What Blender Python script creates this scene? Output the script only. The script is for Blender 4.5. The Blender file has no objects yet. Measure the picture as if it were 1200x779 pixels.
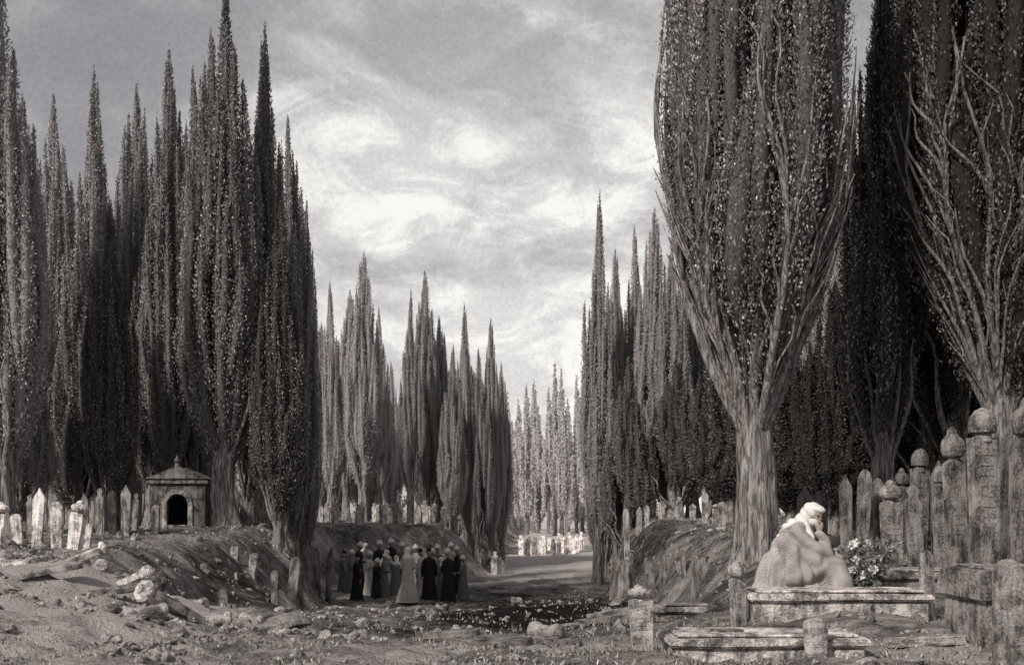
import bpy, bmesh, math, random
import numpy as np
from mathutils import Vector, Matrix, Euler
random.seed(3); rng=np.random.default_rng(7)
EYE=3.0
scene=bpy.context.scene
COL=scene.collection

# ------------------------------------------------------------ noise
def _h(ix,iy,s):
    n=(ix.astype(np.int64)*374761393+iy.astype(np.int64)*668265263+s*1274126177)&0x7fffffff
    n=((n^(n>>13))*1274126177)&0x7fffffff
    n=(n^(n>>16))&0xffffff
    return n/float(0xffffff)
def vnoise(x,y,s=0):
    x=np.asarray(x,float);y=np.asarray(y,float)
    ix=np.floor(x).astype(np.int64);iy=np.floor(y).astype(np.int64)
    fx=x-ix;fy=y-iy
    fx=fx*fx*(3-2*fx);fy=fy*fy*(3-2*fy)
    a=_h(ix,iy,s);b=_h(ix+1,iy,s);c=_h(ix,iy+1,s);d=_h(ix+1,iy+1,s)
    return (a*(1-fx)+b*fx)*(1-fy)+(c*(1-fx)+d*fx)*fy
def fbm(x,y,o=4,s=0):
    v=0;a=.5;t=0
    for i in range(o):
        v=v+a*vnoise(x*2**i+i*17.3,y*2**i-i*9.1,s+i);t+=a;a*=.5
    return v/t
def sm(t):
    t=np.clip(t,0,1);return t*t*(3-2*t)
def ip(y,k): return np.interp(y,[a for a,b in k],[b for a,b in k])

# ------------------------------------------------------------ terrain
VAL=[(-40,1.75),(9,1.72),(14,1.35),(20,.83),(30,.2),(36,0),(60,.25),(100,.1),(200,0),(4000,0)]
PL=[(-40,1.75),(8,1.8),(10,1.98),(12,2.15),(16,2.3),(28,2.38),(60,2.45),(200,2),(600,0)]
PR=[(-40,1.7),(9,1.72),(12,1.93),(16,2.22),(20,2.4),(35,2.72),(60,2.75),(200,2.2),(600,0)]
XL=[(-40,-3),(9,-2.6),(12,-3.3),(18,-5.2),(24,-5.0),(28,-4.6),(36,-7.2),(41,-6.6),(45,-1.6),(60,-.6),(100,0),(200,4),(600,10)]
XR=[(-40,2),(9,1.0),(14,1.5),(17,2.6),(20,4.3),(22,3.4),(24.5,2.3),(36,3.2),(60,5.4),(100,9.5),(200,24),(600,60)]
BUMPS=[(3.75,15.8,.12,1.3),(-7.7,28,.25,1.6),(-1.2,16.5,.12,1.6),(1.4,13,.12,1.0),(-3.2,11,.12,1.0),(-4.2,14.5,.25,.9),(.4,20,.25,1.5),(2.7,21.6,.35,1.0),(-6,23,.25,1.1),(-5.6,13.2,.18,.7),(-2.6,13,.16,.6)]
def terrain(x,y):
    x=np.asarray(x,float);y=np.asarray(y,float)
    val=ip(y,VAL);l=ip(y,PL);r=ip(y,PR)
    k=np.clip(y/30,.25,1)
    xl=ip(y,XL)+(fbm(x*.45,y*.45,3,1)-.5)*2.2*k
    xr=ip(y,XR)+(fbm(x*.45,y*.45,3,9)-.5)*2.2*k
    z=val+(l-val)*sm((xl-x)/2.6)+(r-val)*sm((x-xr)/2.3)
    near=np.clip(1.3-y/120,.0,1)
    z=z+(fbm(x*.8,y*.8,4,5)-.5)*.28*near*np.clip(y/14,.5,1)
    rug=1+.9*sm((-1-x)/2)*sm((20-y)/4)
    z=z+(fbm(x*3.1,y*3.1,4,15)-.5)*.15*near*rug+(fbm(x*11,y*11,2,25)-.5)*.045*near
    for bx,by,h,s in BUMPS: z=z+h*np.exp(-((x-bx)**2+(y-by)**2)/(2*s*s))
    return z
def gz(x,y): return float(terrain(x,y))
def east(u,d): return (u-600)/1200*d      # metres east of the view axis for a bearing, at distance d

# ------------------------------------------------------------ materials
def newmat(name,diffuse=False):
    m=bpy.data.materials.new(name);m.use_nodes=True
    nt=m.node_tree;b=nt.nodes["Principled BSDF"]
    if diffuse:
        nt.nodes.remove(b);b=nt.nodes.new("ShaderNodeBsdfDiffuse")
        nt.links.new(b.outputs[0],nt.nodes["Material Output"].inputs[0]);return m,nt,b
    b.inputs["Roughness"].default_value=.9
    b.inputs["Specular IOR Level"].default_value=.15
    return m,nt,b
def bc(b): return b.inputs["Color"] if "Color" in b.inputs else b.inputs["Base Color"]
def node(nt,t,**kw):
    n=nt.nodes.new(t)
    for k,v in kw.items():
        if hasattr(n,k): setattr(n,k,v)
        else: n.inputs[k].default_value=v
    return n
def ramp(nt,src,stops):
    r=nt.nodes.new("ShaderNodeValToRGB");e=r.color_ramp.elements
    while len(e)<len(stops): e.new(.5)
    for q,(p,c) in zip(e,stops):
        q.position=p
        q.color=(c[0],c[1],c[2],1) if isinstance(c,tuple) else (c*1.06,c*.97,c*.93,1)
    nt.links.new(src,r.inputs[0]);return r.outputs[0]
def math_(nt,op,a,b=None,c=None):
    n=nt.nodes.new("ShaderNodeMath");n.operation=op
    for i,v in enumerate((a,b,c)):
        if v is None: continue
        if isinstance(v,(int,float)): n.inputs[i].default_value=v
        else: nt.links.new(v,n.inputs[i])
    return n.outputs[0]
def mix(nt,fac,a,b,mode='MIX'):
    n=nt.nodes.new("ShaderNodeMix");n.data_type='RGBA';n.blend_type=mode
    for i,v in ((0,fac),(6,a),(7,b)):
        if isinstance(v,(int,float)): n.inputs[i].default_value=v
        elif isinstance(v,tuple): n.inputs[i].default_value=v
        else: nt.links.new(v,n.inputs[i])
    return n.outputs[2]
def noise(nt,vec,scale,detail=5,rough=.6,dist=0):
    n=node(nt,"ShaderNodeTexNoise");n.inputs["Scale"].default_value=scale
    n.inputs["Detail"].default_value=detail;n.inputs["Roughness"].default_value=rough
    n.inputs["Distortion"].default_value=dist
    if vec is not None: nt.links.new(vec,n.inputs["Vector"])
    return n.outputs[0]
def bump(nt,b,h,s,d=.02):
    n=nt.nodes.new("ShaderNodeBump");n.inputs["Strength"].default_value=s;n.inputs["Distance"].default_value=d
    nt.links.new(h,n.inputs["Height"]);nt.links.new(n.outputs[0],b.inputs["Normal"])

def mat_foliage():
    m,nt,b=newmat("cypress_foliage",True)
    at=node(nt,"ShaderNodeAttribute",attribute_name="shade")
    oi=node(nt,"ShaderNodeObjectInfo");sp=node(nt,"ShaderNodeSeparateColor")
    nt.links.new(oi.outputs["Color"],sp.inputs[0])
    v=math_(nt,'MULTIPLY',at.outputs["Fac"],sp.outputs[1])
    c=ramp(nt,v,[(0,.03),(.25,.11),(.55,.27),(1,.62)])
    c=mix(nt,sp.outputs[0],c,(.64,.60,.605,1))  # distance haze painted into the leaf colour, amount set per object
    nt.links.new(c,bc(b));return m
def mat_bark():
    m,nt,b=newmat("bark",True)
    tc=node(nt,"ShaderNodeTexCoord");mp=node(nt,"ShaderNodeMapping");mp.inputs["Scale"].default_value=(9,9,1.2)
    nt.links.new(tc.outputs["Object"],mp.inputs[0])
    n=noise(nt,mp.outputs[0],2.2,6,.7,.6)
    oi=node(nt,"ShaderNodeObjectInfo");sp=node(nt,"ShaderNodeSeparateColor");nt.links.new(oi.outputs["Color"],sp.inputs[0])
    c=ramp(nt,n,[(.32,.03),(.46,.19),(.58,.45),(.8,.58)])
    c=mix(nt,1.0,c,sp.outputs[2],'MULTIPLY')
    nt.links.new(c,bc(b));bump(nt,b,n,1,.07);return m
def mat_stone(name="weathered_stone",lo=.16,hi=.58):
    m,nt,b=newmat(name,True)
    tc=node(nt,"ShaderNodeTexCoord");oi=node(nt,"ShaderNodeObjectInfo")
    ad=node(nt,"ShaderNodeVectorMath",operation='ADD');nt.links.new(tc.outputs["Object"],ad.inputs[0]);nt.links.new(oi.outputs["Location"],ad.inputs[1])
    n1=noise(nt,ad.outputs[0],3.5,5,.65,.3);n2=noise(nt,ad.outputs[0],38,4,.7)
    mp=node(nt,"ShaderNodeMapping");mp.inputs["Scale"].default_value=(14,14,2);nt.links.new(ad.outputs[0],mp.inputs[0])
    n3=noise(nt,mp.outputs[0],1,4,.6)
    s=math_(nt,'ADD',math_(nt,'MULTIPLY',n1,.45),math_(nt,'MULTIPLY',n2,.3));s=math_(nt,'ADD',s,math_(nt,'MULTIPLY',n3,.25))
    c=ramp(nt,s,[(.39,lo*.3),(.46,lo),(.52,(lo+hi)/2),(.6,hi)])
    sp=node(nt,"ShaderNodeSeparateColor");nt.links.new(oi.outputs["Color"],sp.inputs[0])
    c=mix(nt,1.0,c,sp.outputs[1],'MULTIPLY')
    nt.links.new(c,bc(b));bump(nt,b,math_(nt,'ADD',n2,n1),.9,.04);return m
def mat_ground():
    m,nt,b=newmat("cemetery_ground",True)
    g=node(nt,"ShaderNodeNewGeometry");p=g.outputs["Position"]
    n1=noise(nt,p,.45,3,.6,.5);n2=noise(nt,p,2.2,5,.7,.6);n3=noise(nt,p,24,4,.8)
    mp=node(nt,"ShaderNodeMapping");mp.inputs["Scale"].default_value=(.55,2.6,1.0);nt.links.new(p,mp.inputs[0])
    n4=noise(nt,mp.outputs[0],2.0,5,.7,1.0)
    s=math_(nt,'ADD',math_(nt,'MULTIPLY',n1,.26),math_(nt,'MULTIPLY',n2,.24))
    s=math_(nt,'ADD',s,math_(nt,'MULTIPLY',n3,.24));s=math_(nt,'ADD',s,math_(nt,'MULTIPLY',n4,.26))
    at=node(nt,"ShaderNodeAttribute",attribute_name="wear_and_light")
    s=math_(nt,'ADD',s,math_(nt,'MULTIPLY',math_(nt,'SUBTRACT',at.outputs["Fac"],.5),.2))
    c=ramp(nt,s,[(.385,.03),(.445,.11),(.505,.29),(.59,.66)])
    nt.links.new(c,bc(b));bump(nt,b,math_(nt,'ADD',n3,n2),1,.12);return m
def mat_plain(name,c,rough=.9,scale=30,var=.25,shade=False):
    m,nt,b=newmat(name,shade)
    tc=node(nt,"ShaderNodeTexCoord");n=noise(nt,tc.outputs["Object"],scale,3,.6)
    lo=tuple(x*(1-var) for x in c);hi=tuple(min(1,x*(1+var)) for x in c)
    o=ramp(nt,n,[(.3,lo),(.7,hi)])
    if shade:
        at=node(nt,"ShaderNodeAttribute",attribute_name="shade");o=mix(nt,1.0,o,at.outputs["Color"],'MULTIPLY')
    nt.links.new(o,bc(b))
    if not shade:
        b.inputs["Roughness"].default_value=rough;bump(nt,b,n,.4,.01)
    return m
def mat_checked():
    m,nt,b=newmat("checked_cloak_cloth",True)
    tc=node(nt,"ShaderNodeTexCoord");outs=[]
    for d in ((1,0,1),(1,0,-1)):
        vm=node(nt,"ShaderNodeVectorMath",operation='DOT_PRODUCT');nt.links.new(tc.outputs["Object"],vm.inputs[0]);vm.inputs[1].default_value=(d[0],.5,d[2])
        outs.append(math_(nt,'SINE',math_(nt,'MULTIPLY',vm.outputs["Value"],190.)))
    s=math_(nt,'ADD',outs[0],outs[1]);n=noise(nt,tc.outputs["Object"],5,4)
    s=math_(nt,'ADD',math_(nt,'MULTIPLY',s,.08),n)
    c=ramp(nt,s,[(.25,.18),(.5,.35),(.8,.52)])
    nt.links.new(c,bc(b));return m
FOL=mat_foliage();BARK=mat_bark();STONE=mat_stone();GROUND=mat_ground()
WHITE=mat_plain("white_veil_cloth",(.78,.76,.72),.9,12,.12)
SKIN=mat_plain("skin",(.36,.30,.26),.6,20,.08)
DARKC=mat_plain("dark_cloth",(.03,.027,.028),.9,14,.3)
GREYC=mat_plain("grey_cloth",(.19,.18,.17),.9,14,.25)
LIGHTC=mat_plain("pale_cloth",(.5,.47,.43),.9,14,.15)
EYEM=mat_plain("eye",(.03,.025,.02),.3,20,.1)
CHECK=mat_checked()
GRASSM=mat_plain("grass_blades",(.42,.395,.37),.9,1.5,.5,shade=True)
LEAFM=mat_plain("rose_leaves",(.16,.16,.15),.8,8,.4)
PETAL=mat_plain("white_petals",(.8,.78,.75),.8,8,.1)
DARKS=mat_plain("interior_shade",(.03,.03,.03),.95,8,.3)

# ------------------------------------------------------------ mesh helpers
def quad_mesh(name,V,F,mi,mats,attrs={},smooth=True):
    me=bpy.data.meshes.new(name);V=np.ascontiguousarray(V,dtype=np.float32);F=np.ascontiguousarray(F,dtype=np.int32)
    me.vertices.add(len(V));me.vertices.foreach_set("co",V.ravel())
    me.loops.add(F.size);me.loops.foreach_set("vertex_index",F.ravel())
    me.polygons.add(len(F));me.polygons.foreach_set("loop_start",np.arange(0,F.size,4,dtype=np.int32))
    for m in mats: me.materials.append(m)
    me.polygons.foreach_set("material_index",np.asarray(mi,dtype=np.int32))
    me.update(calc_edges=True)
    for k,a in attrs.items():
        at=me.attributes.new(k,"FLOAT","POINT");at.data.foreach_set("value",np.asarray(a,dtype=np.float32))
    if smooth: me.polygons.foreach_set("use_smooth",np.ones(len(F),dtype=bool))
    me.validate();return me
def obj(name,me,loc=(0,0,0),rot=(0,0,0),scl=(1,1,1),parent=None,color=(0,1,1,1)):
    o=bpy.data.objects.new(name,me);COL.objects.link(o)
    o.location=loc;o.rotation_euler=rot;o.scale=scl;o.color=color
    if parent: o.parent=parent
    return o
class QB:
    def __init__(s): s.V=[];s.F=[];s.M=[];s.S=[];s.n=0
    def add(s,V,F,m,sh):
        V=np.asarray(V,float).reshape(-1,3);F=np.asarray(F,int).reshape(-1,4)
        s.V.append(V);s.F.append(F+s.n);s.M.append(np.full(len(F),m));s.S.append(np.broadcast_to(np.asarray(sh,float),(len(V),)));s.n+=len(V)
    def tube(s,path,rad,sides=8,m=0,sh=.5,wob=0,sq=None):
        P=np.asarray(path,float);n=len(P);T=np.gradient(P,axis=0);T/=np.linalg.norm(T,axis=1)[:,None]+1e-9
        ref=np.array([0,1.,0]) if abs(T[:,1]).mean()<.8 else np.array([1.,0,0])
        A=np.cross(T,ref);A/=np.linalg.norm(A,axis=1)[:,None]+1e-9;B=np.cross(T,A)
        ph=np.linspace(0,2*np.pi,sides,endpoint=False);R=np.asarray(rad,float)[:,None]*np.ones((1,sides))
        if wob:
            R=R*(1+wob*(fbm(np.cos(ph)[None,:]*1.8+P[:1,0:1]*3+5,np.sin(ph)[None,:]*1.8+P[:,2:3]*.5,3,3)-.5)*2+wob*.35*np.sin(ph[None,:]*6+P[:,2:3]*.7))
        k=1 if sq is None else sq
        V=P[:,None]+A[:,None]*(np.cos(ph)[None,:]*R)[...,None]+B[:,None]*(np.sin(ph)[None,:]*R*k)[...,None]
        i=np.arange(n-1)[:,None]*sides;j=np.arange(sides)[None,:];j2=(j+1)%sides
        F=np.stack([i+j,i+j2,i+sides+j2,i+sides+j],-1)
        s.add(V,F,m,sh)
    def leaves(s,P,D,L,W,sh,m=0):
        n=len(P);D=D/np.linalg.norm(D,axis=1)[:,None];r=rng.normal(size=(n,3));S=np.cross(D,r);S/=np.linalg.norm(S,axis=1)[:,None]+1e-9
        L=np.broadcast_to(L,(n,))[:,None];W=np.broadcast_to(W,(n,))[:,None]
        V=np.stack([P,P+.45*L*D+W*S,P+L*D,P+.45*L*D-W*S],1)
        s.add(V,np.arange(4*n).reshape(n,4),m,np.repeat(np.broadcast_to(sh,(n,)),4))
    def mesh(s,name,mats,smooth=True):
        return quad_mesh(name,np.concatenate(s.V),np.concatenate(s.F),np.concatenate(s.M),mats,{"shade":np.concatenate(s.S)},smooth)

# ------------------------------------------------------------ cypress trees
def up_(t,lo): return np.sin(np.clip(t/lo,0,1)*np.pi/2)**.85
def cypress(name,seed,H=15,R=1.25,th=1.5,tr=.3,lo=.28,dnp=.8,nleaf=64000,ls=.09,npl=34,limbs=7,hero=False,qb=None,off=(0,0,0),build=True,core=True):
    global rng
    rng=np.random.default_rng(seed);q=qb or QB();off=np.array(off,float)
    ch=H-th
    lean=rng.normal(size=2)*.08
    zs=np.array([-.4,-.05,.15,.45,.9,1.5,2.4,3.5,5,H*.6])
    rr=tr*np.array([1.9,1.55,1.22,1.03,.95,.9,.8,.62,.4,.12])
    path=np.stack([lean[0]*np.sin(zs),lean[1]*np.sin(zs*1.3),zs],1)+off
    q.tube(path,rr,28,1,.5,wob=.4)
    for k in range(7):   # roots
        a=k/7*2*np.pi+rng.uniform(-.3,.3);l=tr*rng.uniform(1.6,3.0);s_=np.linspace(0,1,6)
        pts=np.stack([np.cos(a+.3*s_)*(tr*.4+l*s_),np.sin(a+.3*s_)*(tr*.4+l*s_),tr*.9*(1-s_)**2-.08-.35*s_],1)+off
        q.tube(pts,tr*.38*(1-s_*.8),8,1,.5,wob=.3)
    nl=limbs
    for k in range(nl):
        a=k*2.4+rng.uniform(-.3,.3)
        if hero: f=rng.uniform(.3,.97);t1=rng.uniform(.22,.5)
        else: f=rng.uniform(.5,.95);t1=rng.uniform(.18,.35)
        N=18;t=np.linspace(-.03 if not hero else -.07,t1,N);tt=np.clip(t,0,1)
        rad=np.where(tt<=lo,R*f*up_(tt,lo)*(1.02 if hero else .97),R*f*np.clip((1-tt)/(1-lo),0,1)**dnp+.02)
        wv=np.linspace(0,1,N)
        a2=a+rng.uniform(-.6,.6)*wv+rng.uniform(.1,.22)*np.sin(wv*rng.uniform(7,13)+k)*wv
        rad=rad*(1+rng.uniform(.05,.13)*np.sin(wv*rng.uniform(9,15)+k*2)*wv)
        pts=np.stack([np.cos(a2)*rad,np.sin(a2)*rad,th+t*ch],1)+off
        q.tube(pts,np.linspace(tr*(rng.uniform(.18,.34) if hero else .3),tr*.05,N),7,1,.5)
        if hero:
            for j in range(7):
                i0=rng.integers(3,13);m_=9;s_=np.linspace(0,1,m_);da=rng.uniform(-.6,.6)
                t_=t[i0]+s_*rng.uniform(.06,.2);tt=np.clip(t_,0,1)
                g=np.where(tt<=lo,up_(tt,lo),np.clip((1-tt)/(1-lo),0,1.)**dnp)
                rd=R*(f+(min(1.04,f+.35)-f)*s_)*g
                rd=rd+(rad[i0]-rd[0])*(1-s_)
                aa=a2[i0]+da*s_+.09*np.sin(s_*rng.uniform(6,12))*s_
                q.tube(np.stack([np.cos(aa)*rd,np.sin(aa)*rd,th+t_*ch],1)+off,np.linspace(tr*.12,tr*.028,m_),5,1,.5)
    pl=[]
    for i in range(npl):
        f=math.sqrt((i+.5)/npl)*.84;a=i*2.39996+rng.uniform(-.35,.35)
        tt=1-(1-lo)*f**(1/dnp)*rng.uniform(.66,1.08)
        L=rng.uniform(.26,.5);tb=max(-.01,tt-L)
        pl.append((f,a,tb,tt,rng.uniform(.15,.27)))
    for i in range(int(npl*.75)):   # lower outer plumes
        f=rng.uniform(.45,.9);a=rng.uniform(0,2*np.pi);tb=rng.uniform(0.03 if hero else 0,.24);tt=tb+rng.uniform(.2,.42)
        if 1-(1-lo)*f**(1/dnp)<tt-.05: tt=1-(1-lo)*f**(1/dnp)
        pl.append((f,a,tb,tt,rng.uniform(.18,.3)))
    pl.append((0.,0,.35,1.0,.3));pl.append((.1,2.,.3,.965,.26))
    tot=sum((p[3]-p[2])*p[4] for p in pl)
    for (f,a,tb,tt,pr) in pl:
        n=int(nleaf*(tt-tb)*pr/tot)
        if n<5: continue
        bend=rng.uniform(-.35,.35);ph0=rng.uniform(0,6.28)
        def center(s):
            t=tb+(tt-tb)*s;rc=R*f*up_(t,lo)*(1+.06*np.sin(s*7+ph0));aa=a+bend*s
            return np.stack([np.cos(aa)*rc,np.sin(aa)*rc,th+t*ch],-1)+off,aa
        def width(s): return R*pr*1.75*(np.clip(s,0,1)**.45)*(np.clip(1-s,0,1)**.85)
        s_=np.linspace(0.0,1,9)
        if core:
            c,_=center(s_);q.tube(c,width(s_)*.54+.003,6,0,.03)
        s=rng.beta(1.05,1.10,n);c,aa=center(s);w=width(s)*(.75+.5*fbm(s*9+ph0,s*0+a,3,4)*1.0)
        phi=rng.uniform(0,2*np.pi,n);rf=rng.uniform(.5,1.0,n)**.6*(1+.18*rng.normal(size=n).clip(-1,2.8))
        lump=fbm(phi*1.6+seed,s*ch*(tt-tb)*1.9+ph0*5,3,seed%50)
        w=w*(.70+.66*lump)
        d=np.stack([np.cos(phi),np.sin(phi),0*phi],1)
        P=c+d*(w*rf)[:,None];P[:,2]+=rng.normal(size=n)*.08
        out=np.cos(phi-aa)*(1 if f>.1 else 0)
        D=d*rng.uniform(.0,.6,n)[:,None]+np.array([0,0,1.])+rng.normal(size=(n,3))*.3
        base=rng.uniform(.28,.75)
        sh=base*(.35+.65*np.clip((rf-.5)*2,0,1.2))*(.75+.3*out)*(.15+1.7*lump)  # crown shading put into leaf colour: inner leaves darker, outward ones lighter
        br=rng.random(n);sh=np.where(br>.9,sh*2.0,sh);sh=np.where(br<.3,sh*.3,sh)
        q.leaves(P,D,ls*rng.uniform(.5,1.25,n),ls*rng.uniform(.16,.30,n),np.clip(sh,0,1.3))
    if not build: return q
    return q.mesh(name,[FOL,BARK],True)
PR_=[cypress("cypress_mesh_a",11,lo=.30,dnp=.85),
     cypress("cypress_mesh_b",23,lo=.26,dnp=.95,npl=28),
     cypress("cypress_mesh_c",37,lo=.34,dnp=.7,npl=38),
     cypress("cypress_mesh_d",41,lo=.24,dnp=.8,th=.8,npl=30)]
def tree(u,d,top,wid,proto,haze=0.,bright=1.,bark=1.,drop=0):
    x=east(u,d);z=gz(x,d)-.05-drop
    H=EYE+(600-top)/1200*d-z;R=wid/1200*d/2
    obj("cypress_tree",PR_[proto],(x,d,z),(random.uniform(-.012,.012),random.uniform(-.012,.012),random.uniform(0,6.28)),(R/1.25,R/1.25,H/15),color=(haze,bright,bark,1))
# left grove
for t in [(4,24,-60,120,1,.42,1.4),(-55,27,-90,150,0,.42,1.3),(30,34,110,70,2,.45,1.2),(70,40,112,78,0,.42,1.2),(112,37,82,84,1,.32,1.2),(155,39,100,74,2,.32,1.2),
          (130,31,235,74,3,.08,.95),(200,36,62,74,0,.24,1.2),(226,37,78,64,3,.28,1.2),(178,36.5,210,70,1,.14,1.0),(266,28,-22,104,0,.15,1.2),(250,34,40,80,2,.22,1.2),
          (312,29.5,36,84,1,.16,1.2),(345,33,138,66,2,.26,1.2),(357,36,235,44,0,.26,1.2),(326,27.5,240,72,3,.04,.85),(290,31,150,84,3,.07,.95),(90,33,300,80,3,.18,1),(20,30,330,90,3,.42,1.1),(50,45,250,90,1,.5,1.2),(215,42,260,100,3,.2,1)]:
    tree(*t)
# groves beyond
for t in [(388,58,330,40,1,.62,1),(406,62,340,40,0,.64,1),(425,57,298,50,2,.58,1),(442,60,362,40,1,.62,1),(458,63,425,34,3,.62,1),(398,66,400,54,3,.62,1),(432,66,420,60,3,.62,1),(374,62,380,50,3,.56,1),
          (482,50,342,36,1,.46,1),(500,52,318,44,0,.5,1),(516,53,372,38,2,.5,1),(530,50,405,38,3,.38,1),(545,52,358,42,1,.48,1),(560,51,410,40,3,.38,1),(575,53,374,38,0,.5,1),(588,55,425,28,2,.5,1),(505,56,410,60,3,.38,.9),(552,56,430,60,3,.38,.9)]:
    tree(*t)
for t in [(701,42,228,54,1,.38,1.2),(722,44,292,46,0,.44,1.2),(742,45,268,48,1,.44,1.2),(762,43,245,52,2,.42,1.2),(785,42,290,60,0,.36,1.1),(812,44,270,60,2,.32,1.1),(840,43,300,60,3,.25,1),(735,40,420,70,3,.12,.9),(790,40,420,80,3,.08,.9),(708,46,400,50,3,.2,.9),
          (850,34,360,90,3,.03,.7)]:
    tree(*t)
# right side grove
for t in [(995,29,108,74,1,.34,1.4),(968,31,190,60,0,.3,1.3),(1018,30,200,80,3,.05,.8),(930,28,380,120,3,0,.5),(975,25,330,100,3,0,.4),(1050,26,-80,130,0,.0,.55),(1085,24,150,130,3,0,.35),(1150,25,100,160,3,0,.35),(1220,24,100,170,3,0,.35),(1035,20.5,-120,110,1,.03,.8),
          (1120,22,-200,150,0,0,.45)]:
    tree(*t)
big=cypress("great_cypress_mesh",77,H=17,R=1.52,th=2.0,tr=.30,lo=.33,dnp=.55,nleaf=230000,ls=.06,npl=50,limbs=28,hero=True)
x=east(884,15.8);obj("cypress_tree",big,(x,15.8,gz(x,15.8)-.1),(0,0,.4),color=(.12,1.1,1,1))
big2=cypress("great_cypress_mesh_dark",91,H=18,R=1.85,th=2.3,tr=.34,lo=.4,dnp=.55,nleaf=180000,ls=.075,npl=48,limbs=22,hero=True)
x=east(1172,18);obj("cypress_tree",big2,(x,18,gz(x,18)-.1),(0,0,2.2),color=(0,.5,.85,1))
# distant mass of cypresses: one object
q=QB();k=0
def far(u,d,top,wid,sd):
    x=east(u,d);z=gz(x,d)
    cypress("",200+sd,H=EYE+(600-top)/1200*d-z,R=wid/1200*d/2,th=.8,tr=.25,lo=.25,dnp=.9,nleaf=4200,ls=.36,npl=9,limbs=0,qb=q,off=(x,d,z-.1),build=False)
for u,top in zip(range(596,712,9),(460,470,450,445,475,455,425,432,470,440,430,460,440)):
    far(u+random.uniform(-3,3),130+random.uniform(-12,18),top,22,k);k+=1
for u in range(600,712,16): far(u,165,490+random.uniform(-15,15),26,k);k+=1
for u in range(-160,600,24):
    far(u+random.uniform(-8,8),82+random.uniform(-6,12),(330 if u<340 else 455)+random.uniform(-40,40),46,k);k+=1
for u in range(705,1400,26):
    far(u+random.uniform(-8,8),78+random.uniform(-6,12),400+random.uniform(-40,40),48,k);k+=1
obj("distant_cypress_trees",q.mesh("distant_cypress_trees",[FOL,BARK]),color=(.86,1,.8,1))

# ------------------------------------------------------------ ground
rng=np.random.default_rng(5)
ys=np.concatenate([np.arange(-40,4,2.),np.arange(4,44,.10),np.arange(44,120,.6),120*1.09**np.arange(0,42)])
xh=np.concatenate([np.arange(0,11,.10),np.arange(11,32,.4),32*1.12**np.arange(0,43)])
xs=np.concatenate([-xh[:0:-1],xh])
X,Y=np.meshgrid(xs,ys);Z=terrain(X,Y)
nx=len(xs);ny=len(ys)
i=np.arange(ny-1)[:,None]*nx;j=np.arange(nx-1)[None,:]
F=np.stack([i+j,i+j+1,i+nx+j+1,i+nx+j],-1).reshape(-1,4)
xl=ip(Y,XL);xr=ip(Y,XR)
wear_and_light=.5+.55*np.exp(-((Y-13)/4)**2)*sm((-2.6-X)/2)+.95*np.exp(-((Y-58)/14)**2)*sm((X-xl)/.8)*sm((xr-X)/.8)+.5*sm((Y-75)/15)*sm((X-xl))*sm((xr-X))  # sandy path wear, plus lit bank and road band painted into ground tone
wear_and_light-=.75*np.exp(-((X-.5)/2.3)**2-((Y-17.5)/5)**2)+.25*np.exp(-((X+5)/2.5)**2-((Y-22)/3)**2)  # central foreground shadow painted into the ground tone
wear_and_light-=.6*np.exp(-((X-1.2)/3.0)**2-((Y-31)/8)**2)
wear_and_light+=.2*np.exp(-((Y-9)/2.5)**2)
gm=quad_mesh("ground",np.stack([X,Y,Z],-1).reshape(-1,3),F,np.zeros(len(F)),[GROUND],{"wear_and_light":wear_and_light.ravel()})
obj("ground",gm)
# grass
q=QB();n=60000
d=8+30*rng.random(n)**1.6;u=rng.uniform(-60,1260,n);x=east(u,d)
g=fbm(x*1.5,d*1.5,4,44);keep=(g>.52)&(~((d>24)&(x>-6)&(x<1.5)&(d<44)))&(~((x<-2)&(d<18)&(rng.random(n)<.6)))
x=x[keep];d=d[keep];n=len(x);z=terrain(x,d)
hgt=(.016+.040*rng.random(n)**2)*(1+d/22);D=rng.normal(size=(n,3))*.6;D[:,2]=1
q.leaves(np.stack([x,d,z-.008],1),D,hgt,.0025+.0005*d,np.where(rng.random(n)<.5,rng.uniform(.1,.4,n),rng.uniform(.6,1.4,n)))
obj("grass",q.mesh("grass",[GRASSM],False))
# rubble
ico=bmesh.new();bmesh.ops.create_icosphere(ico,subdivisions=2,radius=1);IV=np.array([v.co[:] for v in ico.verts]);IF=[[v.index for v in f.verts] for f in ico.faces];ico.free()
V=[];Fs=[];c=0
for k in range(4400):
    d=8.2+26*random.random()**1.5;u=random.uniform(-20,1220);big_=2.0 if random.random()<.10 else 1
    if k%3==0: d=random.uniform(8.5,17);u=random.uniform(-20,430)
    x=east(u,d);s=random.uniform(.008,.032)*(1+d/16)*big_
    if fbm(np.array([x*.9]),np.array([d*.9]),2,71)[0]<(.45 if k%3 else .38): continue
    M=np.array(Euler((random.random()*6,random.random()*6,random.random()*6)).to_matrix())
    P=IV*(1+.6*(fbm(IV[:,0]*1.9+k,IV[:,1]*1.9+IV[:,2],2,k%40)[:,None]-.5)*2)*np.array([1.4,1,.6])*s
    P=P@M.T*np.array([1,1,.7])+np.array([x,d,gz(x,d)+s*.1])
    V.append(P);Fs+= [[a+c for a in f] for f in IF];c+=len(P)
me=bpy.data.meshes.new("rubble");me.from_pydata(np.concatenate(V).tolist(),[],Fs);me.materials.append(STONE)
obj("rubble_stones",me,color=(0,1.05,1,1))

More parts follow.
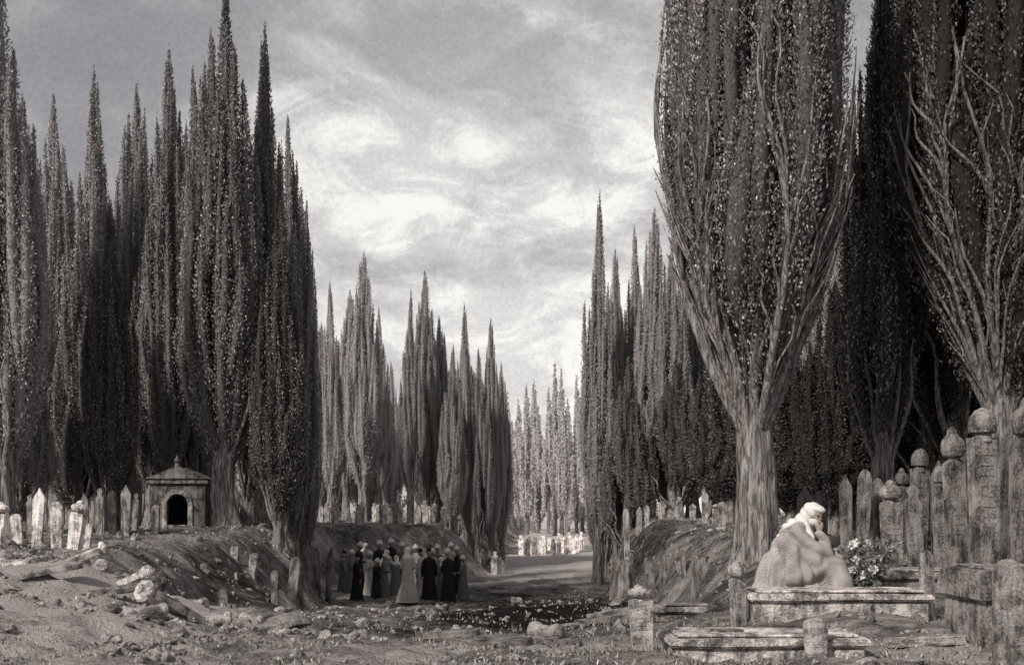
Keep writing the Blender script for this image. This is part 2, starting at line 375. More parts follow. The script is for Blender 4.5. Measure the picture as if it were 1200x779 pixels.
# ------------------------------------------------------------ stones
def lathe(bm,prof,seg=20,lobes=0,amp=0,x0=0,z0=0,twist=0):
    rings=[]
    for (r,z) in prof:
        rings.append([bm.verts.new((x0+r*(1+(amp*math.cos(lobes*2*math.pi*k/seg+twist*z) if lobes else 0))*math.cos(2*math.pi*k/seg),r*(1+(amp*math.cos(lobes*2*math.pi*k/seg+twist*z) if lobes else 0))*math.sin(2*math.pi*k/seg),z0+z)) for k in range(seg)])
    for a,b in zip(rings,rings[1:]):
        for k in range(seg): bm.faces.new((a[k],a[(k+1)%seg],b[(k+1)%seg],b[k]))
    bm.faces.new(rings[-1]);bm.faces.new(rings[0][::-1])
def box(bm,x0,x1,y0,y1,z0,z1):
    v=[bm.verts.new(p) for p in ((x0,y0,z0),(x1,y0,z0),(x1,y1,z0),(x0,y1,z0),(x0,y0,z1),(x1,y0,z1),(x1,y1,z1),(x0,y1,z1))]
    for f in ((3,2,1,0),(4,5,6,7),(0,1,5,4),(1,2,6,5),(2,3,7,6),(3,0,4,7)): bm.faces.new([v[k] for k in f])
def extr(bm,pts,y0,y1):
    a=[bm.verts.new((x,y0,z)) for x,z in pts];b=[bm.verts.new((x,y1,z)) for x,z in pts];n=len(pts)
    bm.faces.new(a);bm.faces.new(b[::-1])
    for k in range(n): bm.faces.new((a[k],b[k],b[(k+1)%n],a[(k+1)%n]))
def finish(bm,name,mat=STONE,bev=.012,disp=.0,sub=0,seed=0,smooth=False):
    bmesh.ops.recalc_face_normals(bm,faces=bm.faces)
    if bev:
        ed=[e for e in bm.edges if len(e.link_faces)==2 and e.calc_face_angle(0)>.6]
        bmesh.ops.bevel(bm,geom=ed,offset=bev,segments=2,affect='EDGES',clamp_overlap=True)
    if sub: bmesh.ops.subdivide_edges(bm,edges=[e for e in bm.edges if e.calc_length()>.12],cuts=sub,use_grid_fill=True)
    if disp:
        co=np.array([v.co[:] for v in bm.verts]);nn=(fbm(co[:,0]*4+seed,co[:,2]*4+co[:,1]*3,3,seed+3)-.5)*2*disp
        for v,k in zip(bm.verts,nn): v.co+=v.normal*float(k) if v.normal.length>0 else Vector()
    me=bpy.data.meshes.new(name);bm.to_mesh(me);bm.free();me.materials.append(mat)
    if smooth:
        for p in me.polygons: p.use_smooth=True
    return me
def turban(bm,r,z,x0=0):
    lathe(bm,[(r*.5,-.06),(r*.45,0),(r*.5,r*.15),(r*.9,r*.28),(r*1.08,r*.6),(r*1.1,r*.9),(r*.95,r*1.25),(r*.66,r*1.42),(r*.5,r*1.5),(r*.42,r*1.75),(r*.2,r*1.95),(r*.03,r*2.0)],24,8,.045,x0,z,14)
def stele(kind,w,t,h,seed,marks=True):
    bm=bmesh.new();b=w*.38;a=w*.5
    if kind=='round':
        arc=[(a*math.cos(k*math.pi/10),h-a*.9+a*.9*math.sin(k*math.pi/10)) for k in range(11)]
        pts=[(b,-.3)]+arc+[(-b,-.3)]
    elif kind=='point':
        pts=[(b,-.3),(a,h*.78),(a*1.08,h*.8),(a*.8,h*.87),(a*.35,h*.93),(0.001,h),(-a*.35,h*.93),(-a*.8,h*.87),(-a*1.08,h*.8),(-a,h*.78),(-b,-.3)]
    elif kind=='keel':
        pts=[(b,-.3),(a,h*.8),(a*.55,h*.84),(a*.5,h*.88),(a*.75,h*.93),(a*.4,h*.985),(0,h),(-a*.4,h*.985),(-a*.75,h*.93),(-a*.5,h*.88),(-a*.55,h*.84),(-a,h*.8),(-b,-.3)]
    elif kind=='turban':
        hh=h-w*.95;pts=[(b,-.3),(a,hh*.93),(a*.9,hh*.97),(a*.4,hh),(-a*.4,hh),(-a*.9,hh*.97),(-a,hh*.93),(-b,-.3)]
    elif kind=='dome':
        hh=h-w*.75;pts=[(b,-.3),(a,hh),(-a,hh),(-b,-.3)]
    extr(bm,pts,-t/2,t/2)
    if kind=='dome': lathe(bm,[(w*.3,-.04),(w*.28,.05),(w*.44,w*.1),(w*.47,w*.3),(w*.42,w*.5),(w*.26,w*.68),(w*.05,w*.76)],20,0,0,0,hh)
    if kind=='turban': turban(bm,w*.48,hh-.01)
    bmesh.ops.recalc_face_normals(bm,faces=bm.faces)
    if marks:
        zz=h*.3
        while zz<h*.72:
            ww=(b+(a-b)*zz/h)*.72*random.uniform(.7,1);box(bm,-ww,ww,-t/2-.005,-t/2+.005,zz,zz+h*.022);zz+=h*.06
    return finish(bm,"gravestone",bev=.01,sub=0,disp=.012,seed=seed)
KINDS=[('turban',.34,.14,1.5),('point',.34,.10,1.1),('round',.34,.10,1.0),('dome',.32,.15,1.4),('keel',.34,.10,1.2),('turban',.28,.12,1.0),('round',.42,.12,1.3),('keel',.26,.09,.9)]
ST=[stele(*k,seed=i) for i,k in enumerate(KINDS)]
def grave(u,d,top,kind,wpx=None,br=1.,lean=None,yaw=None,base=None):
    x=east(u,d);z=gz(x,d);H=EYE+(600-top)/1200*d-z;k=KINDS[kind];sz=max(.2,H/k[3])
    w=(wpx/1200*d/k[1]) if wpx else sz
    le=lean if lean is not None else random.uniform(-.08,.08)
    o=obj("gravestone",ST[kind],(x,d,z),(random.uniform(-.06,.06),le,yaw if yaw is not None else random.uniform(-.4,.4)),(w,w,sz),color=(0,br*1.1,1,1));return o
# left white stones
for g in [(0,19.5,588,5,20,2.4),(22,20.5,602,2,13,2.3),(43,19,572,1,14,2.6,.03),(67,19.5,588,6,15,2.6,.0,.1),(86,18.6,586,0,18,2.5,.16),(102,19.4,614,2,10,2.0,.12),(-22,19,590,1,20,2.2),
          (116,25,572,4,9,1.0),(132,26,575,2,10,1.05),(147,25,568,1,11,1.1),(120,29,580,2,9,.9),(158,28,578,7,8,.9),(183,25.5,592,2,10,.9),(250,30,595,2,9,.8),(100,28,578,1,9,.9),(62,27,585,2,9,.9),(36,27,580,4,9,.9),
          (276,24,640,2,11,1.2,-.1),(296,24,648,2,11,1.3,.05),(341,25,652,2,12,1.0,.1),(352,25.2,655,2,9,.8),(240,22,680,2,10,.8),(266,20,690,6,14,.6,-.25),(196,21,652,2,10,.8,.2),(322,23,668,2,9,.7),
          (372,31,642,2,9,.6),(384,33,640,1,8,.6)]:
    grave(*g)
# right bank small stones
for g in [(716,24,652,2,10,.85,.1),(728,23.6,655,2,12,.9),(764,23.5,652,6,11,.8,-.1),(776,23.6,650,2,10,.8),(799,23,643,2,12,1.2,-.1),(820,22.6,645,2,13,1.0,.08),(745,24.4,648,7,8,.7),(812,20,655,2,11,.7),
          (735,35,596,2,7,1.5),(748,36,594,1,7,1.2),(795,34,582,4,8,1.3),(826,33,577,2,8,1.2),(838,30,590,0,9,1.2),(775,35,588,2,8,1.5),(846,28,588,2,10,1.1),(760,36,592,2,7,1.3),(812,35,590,1,8,1.3)]:
    grave(*g)
for k in range(30):
    u=random.uniform(610,704);d=random.uniform(62,80);x=east(u,d)
    grave(u,d,600+(EYE-gz(x,d)-random.uniform(.8,1.3))*1200/d,random.choice([1,2,4,7]),None,2.8)
for k in range(50):
    u=random.choice([random.uniform(372,470),random.uniform(470,592)]);d=random.uniform(46,56);x=east(u,d)
    grave(u,d,600+(EYE-gz(x,d)-random.uniform(.6,1.1))*1200/d,random.choice([1,2,4,7]),None,random.uniform(.8,1.8))
# right foreground stelae
for g in [(1155,13.2,478,3,34,.75,.0,.2),(1123,13.4,500,0,26,.75,-.04,.3),(1194,12.4,465,0,30,.65,.03,.0),(1076,15.2,526,3,22,.6,.03),(1074,13.6,568,4,20,.7,-.04),(1103,13.8,546,3,17,.85,.0),(1046,14.2,562,0,25,.95,-.03),
          (1010,16,550,2,16,.75,.05),(992,16.5,556,1,15,.6),(1032,16.5,560,2,14,.6),(1060,17,548,0,16,.5),(1100,17,540,1,18,.5),(1135,15.5,530,2,18,.5),(962,18,575,2,16,.45),(940,19,570,1,16,.45),(1176,15,500,1,22,.5),(1020,18,570,7,14,.5)]:
    grave(*g)
def tomb(x0,x1,y0,y1,z,h,name,br=1.,seed=0,oval=False):
    bm=bmesh.new();L=x1-x0;D=y1-y0
    box(bm,.05,L-.05,.05,D-.05,-.4,h*.62)
    box(bm,0,L,0,D,h*.624,h)
    me=finish(bm,name,bev=.018,sub=3,disp=.03,seed=seed)
    o=obj(name,me,(x0,y0,z),(0,0,0),color=(0,br,1,1))
    bm=bmesh.new();box(bm,.1,L-.1,.09,D-.09,h+.006,h+.03);ob=obj("raised_panel",finish(bm,"raised_panel",bev=.01,sub=3,disp=.008,seed=seed+9),(0,0,0),parent=o,color=(0,br*1.15,1,1))
    if oval:
        bm=bmesh.new();lathe(bm,[(.16,h+.02),(.15,h+.045),(.11,h+.05),(.03,h+.052)],20);m2=finish(bm,"oval_boss",bev=0);obj("oval_boss",m2,(L*.33,D*.5,0),(0,0,0),(1,.7,1),parent=o,color=(0,.7,1,1))
    return o
tomb(east(872,11.3),east(1085,11.3),11.0,11.75,gz(3.4,11.3)-.02,.22,"tomb_slab",1.9,1)
tomb(east(776,9.2),east(1008,9.2),8.85,9.6,gz(2.2,9.2)-.04,.2,"tomb_slab",1.9,5,True)
tomb(east(1015,13),east(1155,13),12.5,13.4,gz(5,13)-.03,.24,"tomb_slab",1.2,8)
tomb(east(1172,8.9),east(1290,8.9),9.2,10.2,gz(4.6,9.5),.72,"tomb_slab",1.0,12)
tomb(east(768,12.6),east(842,12.6),12.5,12.9,gz(2.2,12.6)-.1,.2,"tomb_slab",1.0,15)
for g in [(866,11.15,655,5,20,1.3,-.06,.5),(1088,11.2,645,2,22,1.2,.02,.6),(753,9.0,684,0,28,1.5,-.03,.1),(956,8.8,724,2,28,1.6,.0,.1),(984,9.5,724,2,22,1.2,-.5,.2),(1178,8.6,655,6,32,1.0,.03,-.1),(1200,8.3,700,2,34,.9,.0)]:
    grave(*g)
# toppled stones and broken column pieces on the left slope
for (u,d,yaw,kind,br,pit,lift) in [(84,14.8,2.2,5,2.2,1.2,.08),(150,13.2,.9,5,2.2,1.3,.08),(222,11.7,-.5,0,2.0,1.1,.08),(122,12.4,1.4,0,.8,1.4,.06),(200,12.9,-1.2,2,1.0,1.1,.04),(505,11.5,1.5,2,.8,1.5,.04),(648,14.5,1.4,2,1.2,1.45,.05),(700,16.5,1.6,6,1.1,1.4,.05),(690,13,1.7,2,.9,1.45,.04),(560,10.2,1.3,2,.7,1.52,.03),(1060,9.6,1.5,2,1.6,1.5,.05),(40,12.5,2.0,2,1.4,1.4,.05),(330,11.5,.7,2,.9,1.3,.03),(430,14,-.8,7,1.0,1.35,.04)]:
    x=east(u,d);obj("toppled_gravestone",ST[kind],(x,d,gz(x,d)+lift),(pit,0,yaw),(.72,.72,.56),color=(0,br,1,1))
bm=bmesh.new();lathe(bm,[(.12,-.35),(.15,-.33),(.15,-.27),(.11,-.24),(.10,.2),(.105,.22),(.13,.25),(.13,.3),(.09,.33)],20);CD=finish(bm,"broken_column",bev=0,disp=.03)
for (u,d,yaw,br) in [(118,13.6,.4,1.8),(245,12.2,1.9,1.5),(300,13.5,.9,1.1),(170,11.0,2.6,1.6),(640,11.5,.5,1.1),(20,13.8,1.2,2.0),(225,14.2,1.0,1.4)]:
    x=east(u,d);obj("broken_column",CD,(x,d,gz(x,d)+.05),(1.5,0.2,yaw),(.7,.7,.8),color=(0,br,1,1))

# ------------------------------------------------------------ mausoleum
def mausoleum(u,d):
    x=east(u,d);root=bpy.data.objects.new("stone_mausoleum",None);COL.objects.link(root);root.location=(x,d,gz(x,d)-.08);root.rotation_euler=(0,0,.12);root.scale=(.82,)*3
    def part(n,bm,mat=STONE,br=.7,**k):
        k.setdefault('disp',.03);k.setdefault('sub',2)
        obj(n,finish(bm,n,mat,**k),parent=root,color=(0,br*.85,1,1))
    bm=bmesh.new();arc=[(.34*math.cos(a),1.05+.36*math.sin(a)) for a in np.linspace(0,math.pi,13)]
    extr(bm,[(.95,0),(.95,1.75),(-.95,1.75),(-.95,0),(-.34,0)]+arc[::-1]+[(.34,0)],0,.22);part("front_wall",bm,bev=.01,sub=0,disp=0)
    bm=bmesh.new();box(bm,-.95,-.73,.223,1.6,0,1.75);box(bm,.73,.95,.223,1.6,0,1.75);box(bm,-.727,.727,1.4,1.6,0,1.75);part("walls",bm,disp=0)
    bm=bmesh.new();box(bm,-1.06,1.06,-.1,1.7,1.79,1.92);part("cornice",bm,br=1.0)
    bm=bmesh.new();box(bm,-.97,.97,-.02,1.62,1.753,1.785);part("frieze",bm,br=.6,disp=0,sub=0,bev=.004)
    bm=bmesh.new();box(bm,-1.1,1.1,-.25,1.75,-.3,-.003);box(bm,-.5,.5,-.5,-.253,-.35,-.12);part("plinth_and_step",bm,br=.8,disp=0)
    bm=bmesh.new();extr(bm,[(-1.12,1.95),(-.55,2.2),(0,2.42),(.55,2.2),(1.12,1.95)],-.14,1.74);part("gable_roof",bm,br=.8,disp=.04)
    bm=bmesh.new()
    for k in range(12):
        a0=math.pi*k/12+.01;a1=math.pi*(k+1)/12-.01
        extr(bm,[(.37*math.cos(a0),1.05+.39*math.sin(a0)),(.52*math.cos(a0),1.05+.54*math.sin(a0)),(.52*math.cos(a1),1.05+.54*math.sin(a1)),(.37*math.cos(a1),1.05+.39*math.sin(a1))],-.05,-.003)
    box(bm,-.52,-.36,-.05,-.003,0,1.04);box(bm,.36,.52,-.05,-.003,0,1.04);box(bm,-.335,.335,-.05,.1,0,.35);part("arch_surround",bm,br=1.5,bev=.006,disp=0,sub=0)
    bm=bmesh.new();box(bm,-.727,.727,1.36,1.397,0,1.74);part("recess_shade_panel",bm,DARKS,disp=0)  # near-black sheet stands in for the shade inside the arch
    bm=bmesh.new();lathe(bm,[(.1,2.38),(.07,2.5),(.12,2.6),(.05,2.72),(.01,2.8)],12);part("finial",bm,bev=0,disp=0,sub=0)
mausoleum(208,29.5)

# ------------------------------------------------------------ figures
_b=bmesh.new();bmesh.ops.create_uvsphere(_b,u_segments=14,v_segments=10,radius=1);SV=np.array([v.co[:] for v in _b.verts]);SF=[[v.index for v in f.verts] for f in _b.faces];_b.free()
def blob(name,chains,mat,vox=.02,fold=None,smooth_it=4,scales=None):
    V=[];Fa=[];c=0
    for ch in chains:
        for (p0,r0),(p1,r1) in zip(ch,ch[1:]):
            p0=np.array(p0,float);p1=np.array(p1,float);n=max(2,int(np.linalg.norm(p1-p0)/(min(r0,r1)*.35))+1)
            for s in np.linspace(0,1,n):
                V.append(SV*(r0+(r1-r0)*s)+p0+(p1-p0)*s);Fa+=[[a+c for a in f] for f in SF];c+=len(SV)
    me=bpy.data.meshes.new(name);me.from_pydata(np.concatenate(V).tolist(),[],Fa)
    o=bpy.data.objects.new(name,me);COL.objects.link(o)
    m=o.modifiers.new("r",'REMESH');m.mode='VOXEL';m.voxel_size=vox;m.use_smooth_shade=True
    m=o.modifiers.new("s",'SMOOTH');m.iterations=smooth_it;m.factor=.6
    dg=bpy.context.evaluated_depsgraph_get();me2=bpy.data.meshes.new_from_object(o.evaluated_get(dg))
    bpy.data.objects.remove(o);me2.materials.clear();me2.materials.append(mat);me2.name=name
    if fold:
        n=len(me2.vertices);co=np.zeros(n*3,np.float32);me2.vertices.foreach_get("co",co);co=co.reshape(-1,3)
        no=np.array([v.normal[:] for v in me2.vertices]);co=co+no*fold(co)[:,None]
        me2.vertices.foreach_set("co",co.astype(np.float32).ravel());me2.update()
    for p in me2.polygons: p.use_smooth=True
    return me2
def head_mesh():
    bm=bmesh.new();bmesh.ops.create_uvsphere(bm,u_segments=32,v_segments=24,radius=1)
    for v in bm.verts:
        x,y,z=v.co;X=x*.092;Y=y*.074;Z=z*.115      # faces +X
        if z<0: Y*=1-.32*z*z*1.0;X*=1-.12*z*z
        def g(cy,cz,sy,sz): return math.exp(-((Y-cy)/sy)**2-((Z-cz)/sz)**2)
        if x>0:
            X+=.024*g(0,-.022,.011,.02)+.01*g(0,.0,.009,.02)
            X-=.012*(g(.03,.008,.016,.012)+g(-.03,.008,.016,.012))
            X+=.006*g(0,.034,.05,.01)+.007*g(0,-.058,.02,.007)+.010*g(0,-.092,.025,.02)
            X-=.003*g(0,-.066,.02,.003)
        v.co=(X,Y,Z)
    me=finish(bm,"head",SKIN,bev=0,smooth=True);return me
HEAD=head_mesh()
def small_sphere(mat,name):
    bm=bmesh.new();bmesh.ops.create_uvsphere(bm,u_segments=12,v_segments=8,radius=.0125);return finish(bm,name,mat,bev=0,smooth=True)
EYE_ME=small_sphere(EYEM,"eye")
def ear_mesh():
    q=QB();a=np.linspace(0,2*np.pi,13);q.tube(np.stack([.016*np.cos(a),0*a,.03*np.sin(a)],1),.007+0*a,6,0);return q.mesh("ear",[SKIN])
EAR=ear_mesh()
def hand_mesh(curl=.6):
    q=QB();s=np.linspace(0,1,7)
    q.tube(np.stack([-.02+.11*s,0*s,0*s],1),np.array([.026,.028,.036,.041,.042,.038,.004]),12,0,sq=.42)
    for k,(y,l) in enumerate(((-.031,.07),(-.011,.08),(.010,.075),(.030,.058))):
        pts=[(.075,y,0)];ang=0
        for seg in (.46,.3,.24):
            ang+=curl*.45;p=pts[-1];pts.append((p[0]+l*seg*math.cos(ang),p[1]*1.03,p[2]-l*seg*math.sin(ang)))
        p=pts[-1];pts.append((p[0]+.004,p[1],p[2]-.003));q.tube(pts,[.0098,.009,.0083,.007,.001],8,0)
    q.tube([(.01,-.03,-.004),(.035,-.052,-.014),(.06,-.062,-.022),(.078,-.06,-.03),(.082,-.058,-.032)],[.014,.012,.0105,.008,.001],8,0)
    return q.mesh("hand",[SKIN])
HAND=hand_mesh()
def aim(o,p,dirv,roll=0):
    d=Vector(dirv).normalized();o.location=p;o.rotation_mode='QUATERNION'
    o.rotation_quaternion=d.to_track_quat('X','Z')@Euler((roll,0,0)).to_quaternion()
def add_head(root,loc,rot,s=1.,ears=True):
    h=obj("head",HEAD,loc,rot,(s,)*3,parent=root)
    for sy in (1,-1):
        obj("eye",EYE_ME,(.070,.03*sy,.008),parent=h)
        if ears: obj("ear",EAR,(-.005,.074*sy,-.005),(0,0,.3*sy),parent=h)
    return h
def robe_mesh(name,mat,flare=.3,seed=0,shoulder=.2,zt=1.45):
    zs=np.array([.02,.06,.3,.6,.85,1.0,1.15,1.3,1.39,1.44,1.48])
    rx=np.array([flare,flare*.98,flare*.86,.215,.19,.175,.18,shoulder*.98,shoulder*.92,.12,.065]);ry=np.array([flare*.95,flare*.9,flare*.76,.175,.155,.135,.135,.135,.12,.085,.06])
    zz=np.linspace(.02,1.48,40);RX=np.interp(zz,zs,rx);RY=np.interp(zz,zs,ry);ph=np.linspace(0,2*np.pi,48,endpoint=False)
    rs=np.random.default_rng(seed);w=np.clip((1.05-zz)/1.0,0,1)[:,None]
    rip=1+w*(.10*np.sin(ph*9+rs.uniform(0,6)+.6*np.sin(zz*3)[:,None])+.06*np.sin(ph*15+rs.uniform(0,6)))
    X_=RY[:,None]*np.cos(ph)*rip;Y_=RX[:,None]*np.sin(ph)*rip;Z_=zz[:,None]+0*ph
    i=np.arange(39)[:,None]*48;j=np.arange(48)[None,:]
    F=np.stack([i+j,i+(j+1)%48,i+48+(j+1)%48,i+48+j],-1).reshape(-1,4)
    return quad_mesh(name,np.stack([X_,Y_,Z_],-1).reshape(-1,3),F,np.zeros(len(F)),[mat])
BODY=blob("body",[[((0,0,.95),.11),((0,0,1.15),.105),((0,0,1.33),.115),((0,0,1.43),.06),((.01,0,1.52),.052)],
                  [((0,.06,.92),.085),((.02,.09,.5),.062),((0,.1,.1),.042),((.13,.11,.045),.035)],[((0,-.06,.92),.085),((.0,-.09,.5),.062),((-.02,-.1,.1),.042),((.11,-.11,.045),.035)]],GREYC,.02)
def sleeves(mat,pose):
    ch=[]
    for sy in (1,-1):
        e=pose[0];w=pose[1]
        ch.append([((0,.10*sy,1.40),.06),((0,.16*sy,1.36),.066),((e[0],e[1]*sy,e[2]),.06),((w[0],w[1]*sy,w[2]),.066)])
    return blob("sleeves",ch,mat,.018)
POSES={'fold':((.02,.24,1.1),(.2,.07,1.08)),'down':((0,.23,1.1),(.07,.22,.87)),'pray':((.04,.23,1.12),(.24,.08,1.25))}
SLV={(m.name,p):sleeves(m,POSES[p]) for m in (DARKC,GREYC,LIGHTC) for p in POSES}
ROBES={m.name:[robe_mesh("robe",m,f,s) for f,s in ((.27,1),(.36,4))] for m in (DARKC,GREYC,LIGHTC)}
bm=bmesh.new();lathe(bm,[(.085,0),(.115,.015),(.125,.05),(.12,.09),(.09,.115),(.07,.12),(.065,.16),(.03,.185),(.005,.19)],28,9,.05,0,0,20);TURB=finish(bm,"turban",WHITE,bev=0,smooth=True)
bm=bmesh.new();lathe(bm,[(.09,0),(.085,.06),(.07,.13),(.01,.135)],24);FEZ=finish(bm,"fez",DARKC,bev=0,smooth=True)
VEIL=blob("veil",[[((-.03,0,.025),.108),((-.045,0,-.1),.088),((-.035,0,-.22),.12)],[((-.02,.09,-.22),.09),((-.02,-.09,-.22),.09)],[((.03,0,-.18),.06),((.03,0,-.25),.1)]],WHITE,.012)
def mourner(u,d,cloth,pose,hat,yaw,s=1.,flare=0):
    x=east(u,d);root=bpy.data.objects.new("mourner",None);COL.objects.link(root);root.location=(x,d,gz(x,d)-.02);root.rotation_euler=(0,0,yaw);root.scale=(s,)*3
    obj("body",BODY,parent=root);obj("robe",ROBES[cloth.name][flare],parent=root);obj("sleeves",SLV[(cloth.name,pose)],parent=root)
    h=add_head(root,(.03,0,1.61),(0,random.uniform(.05,.45),random.uniform(-.5,.5)))
    if hat=='turban': obj("turban",TURB,(-.01,0,.035),(0,-.1,0),parent=h)
    elif hat=='fez': obj("fez",FEZ,(-.01,0,.06),(0,-.1,0),parent=h)
    else: obj("veil",VEIL,(0,0,0),parent=h)
    w=POSES[pose][1]
    for sy in (1,-1):
        hd=obj("hand",HAND,parent=root,scl=(1,-sy,1));dv=(.3,-.5*sy,.05) if pose=='fold' else ((.15,0,-1) if pose=='down' else (.3,-.3*sy,1))
        d_=Vector(dv).normalized();aim(hd,(w[0]+d_.x*.05,w[1]*sy+d_.y*.05,w[2]+d_.z*.05),dv,0)
for m_ in [(478,32.0,LIGHTC,'fold','veil',1.2,1.0,1),(503,34.2,DARKC,'down','fez',1.7,.98,0),(525,33.0,DARKC,'fold','turban',2.3,.98,0),(464,35.8,GREYC,'fold','veil',1.5,.88,1),
           (411,37.5,GREYC,'fold','turban',.2,.9,0),(421,38.9,DARKC,'down','turban',.0,1.02,0),(433,36.4,LIGHTC,'pray','turban',-.4,.88,0),(444,39.2,DARKC,'fold','turban',-.8,1.03,0),(453,37.4,LIGHTC,'pray','veil',-1.2,.92,0),
           (487,39.6,LIGHTC,'fold','turban',-1.7,.96,0),(494,36.6,LIGHTC,'down','fez',2.6,.94,0),(513,38.0,GREYC,'fold','turban',-2.2,1.02,0),(517,35.4,GREYC,'pray','veil',2.9,.86,0),(536,37.2,DARKC,'down','turban',3.1,.95,0),(543,35.0,GREYC,'fold','turban',2.8,.84,0),
           (418,34.6,DARKC,'down','fez',.4,.9,0),(471,39.8,GREYC,'fold','turban',-1.4,1.0,0),(428,40.5,GREYC,'fold','veil',-.6,1.04,0),(530,39.8,LIGHTC,'fold','turban',-2.6,1.0,0),(441,34.2,DARKC,'fold','turban',.6,.84,0),(458,41,DARKC,'down','turban',-1,1.03,0),(402,38.4,GREYC,'down','fez',.3,.88,0),
           (450,35.2,GREYC,'fold','turban',.3,.86,0),(507,37.2,LIGHTC,'pray','turban',2.2,.95,0)]:
    mourner(*m_)

# seated woman (local: faces +X, camera side is -Y)
def woman(u,d,z):
    root=bpy.data.objects.new("seated_woman",None);COL.objects.link(root);root.location=(east(u,d),d,z);root.rotation_euler=(0,0,-.25);root.scale=(1.14,1.08,1.04)
    def folds(co):
        a=np.arctan2(co[:,1],co[:,0]+.12);h=co[:,2]
        low=np.clip((.75-h)/.5,0,1)
        f=.022*np.sin(a*9+3*h+2.5*np.sin(h*5))*(.15+low)+.011*np.sin(a*19+5*h)*low
        f+=.016*np.sin((co[:,0]*.8+co[:,2])*30+co[:,1]*10)*np.clip((h-.45)*3,0,1)*.7
        return f+(fbm(co[:,0]*9,co[:,2]*9+co[:,1]*9,3,8)-.5)*.02
    ch=[[((-.2,0,.2),.24),((-.19,0,.45),.2),((-.13,0,.68),.165),((-.05,0,.82),.14),((.02,0,.92),.07)],
        [((-.06,.0,.84),.12),((-.06,.17,.83),.09)],[((-.06,0,.84),.12),((-.06,-.17,.83),.09)],
        [((-.1,.1,.36),.16),((.3,.12,.44),.115),((.4,.13,.1),.12)],[((-.1,-.1,.36),.16),((.3,-.12,.46),.115),((.38,-.16,.1),.13)],
        [((-.25,0,.08),.26),((.1,-.05,.08),.24),((.35,0,.08),.17)],[((-.4,-.05,.02),.16),((-.2,-.24,.03),.14),((.1,-.28,.02),.13),((.36,-.22,.02),.1)],
        [((-.42,.05,.0),.14),((-.28,0,.5),.12)],
        [((-.06,-.17,.83),.088),((.08,-.2,.68),.075),((.25,-.15,.585),.068)],[((.25,-.15,.585),.066),((.22,-.12,.72),.055),((.18,-.12,.80),.048)],
        [((-.06,.17,.83),.088),((.08,.2,.62),.075),((.25,.05,.57),.055)],
        [((-.14,-.16,.72),.1),((-.05,-.24,.35),.13)],[((.0,-.1,.7),.12),((.12,-.14,.5),.12)]]
    obj("checked_cloak",blob("checked_cloak",ch,CHECK,.014,folds,5),parent=root)
    hrot=(0,.42,-.5)
    h=add_head(root,(.11,-.03,1.02),hrot,1.0,False)
    vch=[[((-.035,0,.03),.100),((-.05,0,-.05),.095),((-.09,0,-.15),.09)]]
    obj("head_veil",blob("head_veil",vch,WHITE,.010,lambda c:.004*np.sin(c[:,2]*70+c[:,0]*40),3),parent=h)
    bm=bmesh.new();bmesh.ops.create_uvsphere(bm,u_segments=24,v_segments=16,radius=1)
    for v in bm.verts: v.co=(v.co.x*.075+.035,v.co.y*.07,v.co.z*.062-.062)
    obj("face_veil",finish(bm,"face_veil",WHITE,bev=0,smooth=True),parent=h)
    bm=bmesh.new();bmesh.ops.create_uvsphere(bm,u_segments=24,v_segments=16,radius=1)
    for v in bm.verts: v.co=(v.co.x*.092+.008,v.co.y*.082,v.co.z*.045+.078)
    obj("brow_veil",finish(bm,"brow_veil",WHITE,bev=0,smooth=True),parent=h)
    sh=[[((.0,-.02,.93),.075),((-.07,-.02,.84),.135)],[((-.07,.0,.84),.125),((-.08,.14,.82),.09)],[((-.05,0,.86),.12),((-.15,0,.75),.10)],[((.0,-.05,.86),.09),((.05,-.1,.74),.07)]]
    obj("veil_drape",blob("veil_drape",sh,WHITE,.012,lambda c:.010*np.sin(c[:,0]*55+c[:,2]*28+c[:,1]*12)+.005*np.sin(c[:,1]*60+c[:,2]*20),3),parent=root)
    hd=obj("hand",HAND,parent=root,scl=(1,1,1));aim(hd,(.165,-.125,.855),(-.02,.06,1),1.2)
    hd=obj("hand",HAND,parent=root,scl=(1,1,1));aim(hd,(.28,.02,.58),(.6,-.5,-.1),0)
woman(940,12.05,gz(east(940,12.05),12.05)-.02)
# rose bush
rng=np.random.default_rng(9);q=QB()
pts=[]
for k in range(16):
    a=rng.uniform(0,6.28);l=rng.uniform(.35,.62);s=np.linspace(0,1,7);r=rng.uniform(.05,.26)
    P=np.stack([np.cos(a)*r*s**1.3,np.sin(a)*r*s**1.3,l*s-.05],1);q.tube(P,.006*(1-s*.6),5,0);pts.append(P)
P=np.concatenate([p[2:] for p in pts]);P=np.repeat(P,28,0)+rng.normal(size=(len(P)*28,3))*.045
D=rng.normal(size=P.shape);D[:,2]+=.4;q.leaves(P,D,.05,.014,1,0)
for p in pts:
    for e in (p[-1],p[4]):
        if rng.random()<.15: continue
        e=e+rng.normal(size=3)*.03;n=34;D=rng.normal(size=(n,3));D[:,2]+=.3;q.leaves(np.repeat(e[None],n,0),D,.055,.022,1,1)
x=east(1012,12.2);obj("rose_bush",q.mesh("rose_bush",[LEAFM,PETAL]),(x,12.2,gz(x,12.2)),scl=(1.2,1.2,1.2))

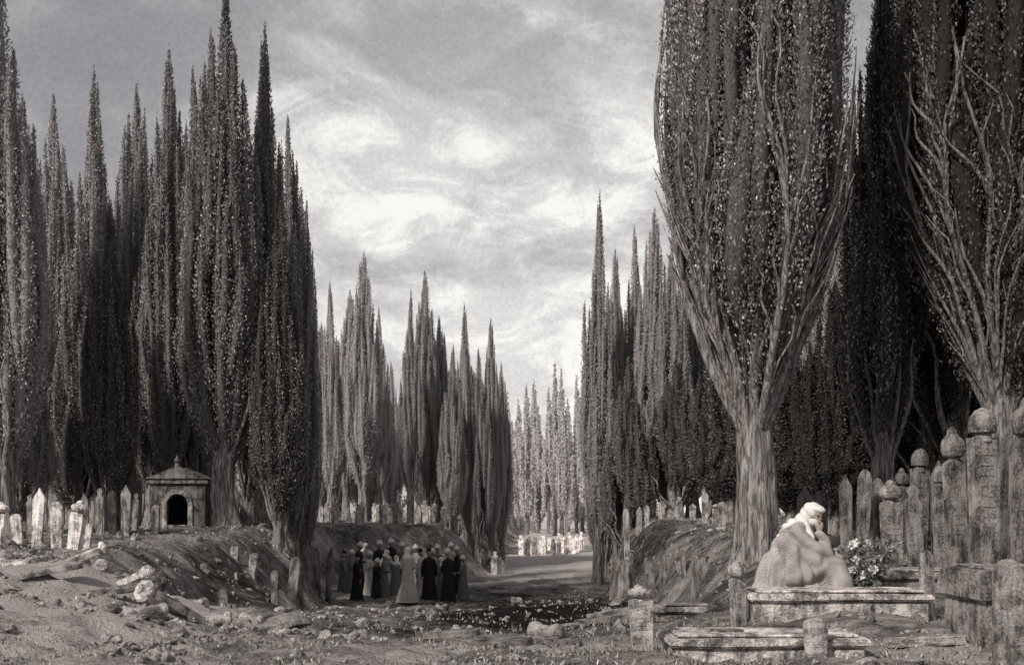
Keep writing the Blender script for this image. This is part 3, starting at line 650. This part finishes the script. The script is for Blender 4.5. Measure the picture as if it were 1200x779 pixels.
# ------------------------------------------------------------ light & sky
SUNDIR=Vector((-.5,-.62,.6)).normalized()
L=bpy.data.lights.new("sun","SUN");L.energy=3.2;L.angle=math.radians(5);L.color=(1,.95,.88)
so=bpy.data.objects.new("sun",L);COL.objects.link(so);so.rotation_euler=(-SUNDIR).to_track_quat('-Z','Y').to_euler();so.location=(-20,-20,30)
w=bpy.data.worlds.new("World");scene.world=w;w.use_nodes=True;nt=w.node_tree;bg=nt.nodes["Background"]
sky=node(nt,"ShaderNodeTexSky",sky_type='NISHITA');sky.sun_disc=False;sky.sun_elevation=math.asin(SUNDIR.z);sky.sun_rotation=math.atan2(SUNDIR.x,SUNDIR.y)%(2*math.pi)
hs=node(nt,"ShaderNodeHueSaturation");hs.inputs["Saturation"].default_value=.12;nt.links.new(sky.outputs[0],hs.inputs["Color"])
tc=node(nt,"ShaderNodeTexCoord");dirv=tc.outputs["Generated"]
mp=node(nt,"ShaderNodeMapping");mp.inputs["Rotation"].default_value=(0,math.radians(28),0);mp.inputs["Scale"].default_value=(1.0,1.0,2.0);mp.inputs["Location"].default_value=(.3,.2,.1);nt.links.new(dirv,mp.inputs[0])
c1=noise(nt,mp.outputs[0],3.0,7,.6,.5);c2=noise(nt,mp.outputs[0],9.0,6,.68,.8)
def mr(src,a,b,sms=True):
    n=node(nt,"ShaderNodeMapRange");n.inputs[1].default_value=a;n.inputs[2].default_value=b
    if sms: n.interpolation_type='SMOOTHSTEP'
    nt.links.new(src,n.inputs[0]);return n.outputs[0]
A=mr(c1,.40,.60);B=mr(c2,.42,.62)
dt=node(nt,"ShaderNodeVectorMath",operation='DOT_PRODUCT');nt.links.new(dirv,dt.inputs[0]);dt.inputs[1].default_value=Vector((.03,1,.19)).normalized()
G=mr(dt.outputs["Value"],.90,.998)
base=math_(nt,'ADD',math_(nt,'MULTIPLY',G,.29),.36)
ampA=math_(nt,'ADD',math_(nt,'MULTIPLY',G,.24),.14);ampB=math_(nt,'ADD',math_(nt,'MULTIPLY',G,.20),.07)
val=math_(nt,'ADD',base,math_(nt,'MULTIPLY',math_(nt,'SUBTRACT',A,.42),ampA))
val=math_(nt,'ADD',val,math_(nt,'MULTIPLY',math_(nt,'MULTIPLY',math_(nt,'SUBTRACT',B,.35),ampB),math_(nt,'ADD',A,.35)))
gr=noise(nt,dirv,260,1,.8);val=math_(nt,'MULTIPLY',val,math_(nt,'ADD',math_(nt,'MULTIPLY',gr,.36),.82))
cc=ramp(nt,val,[(0,(0,0,0)),(.3,(.300,.296,.316)),(.75,(.76,.742,.725)),(1,(1,.98,.95))])
sc=node(nt,"ShaderNodeVectorMath",operation='SCALE');nt.links.new(cc,sc.inputs[0]);sc.inputs["Scale"].default_value=10
m_=mix(nt,.92,hs.outputs[0],sc.outputs[0]);nt.links.new(m_,bg.inputs[0]);bg.inputs[1].default_value=.1

# ------------------------------------------------------------ camera
cam=bpy.data.cameras.new("camera");cam.lens=36;cam.sensor_width=36;cam.shift_y=.175;cam.clip_end=9000;cam.clip_start=.1
co=bpy.data.objects.new("camera",cam);COL.objects.link(co);co.location=(0,0,EYE);co.rotation_euler=(math.radians(90),0,0)
scene.camera=co
scene.view_settings.view_transform='Standard';scene.view_settings.look='None';scene.view_settings.exposure=0
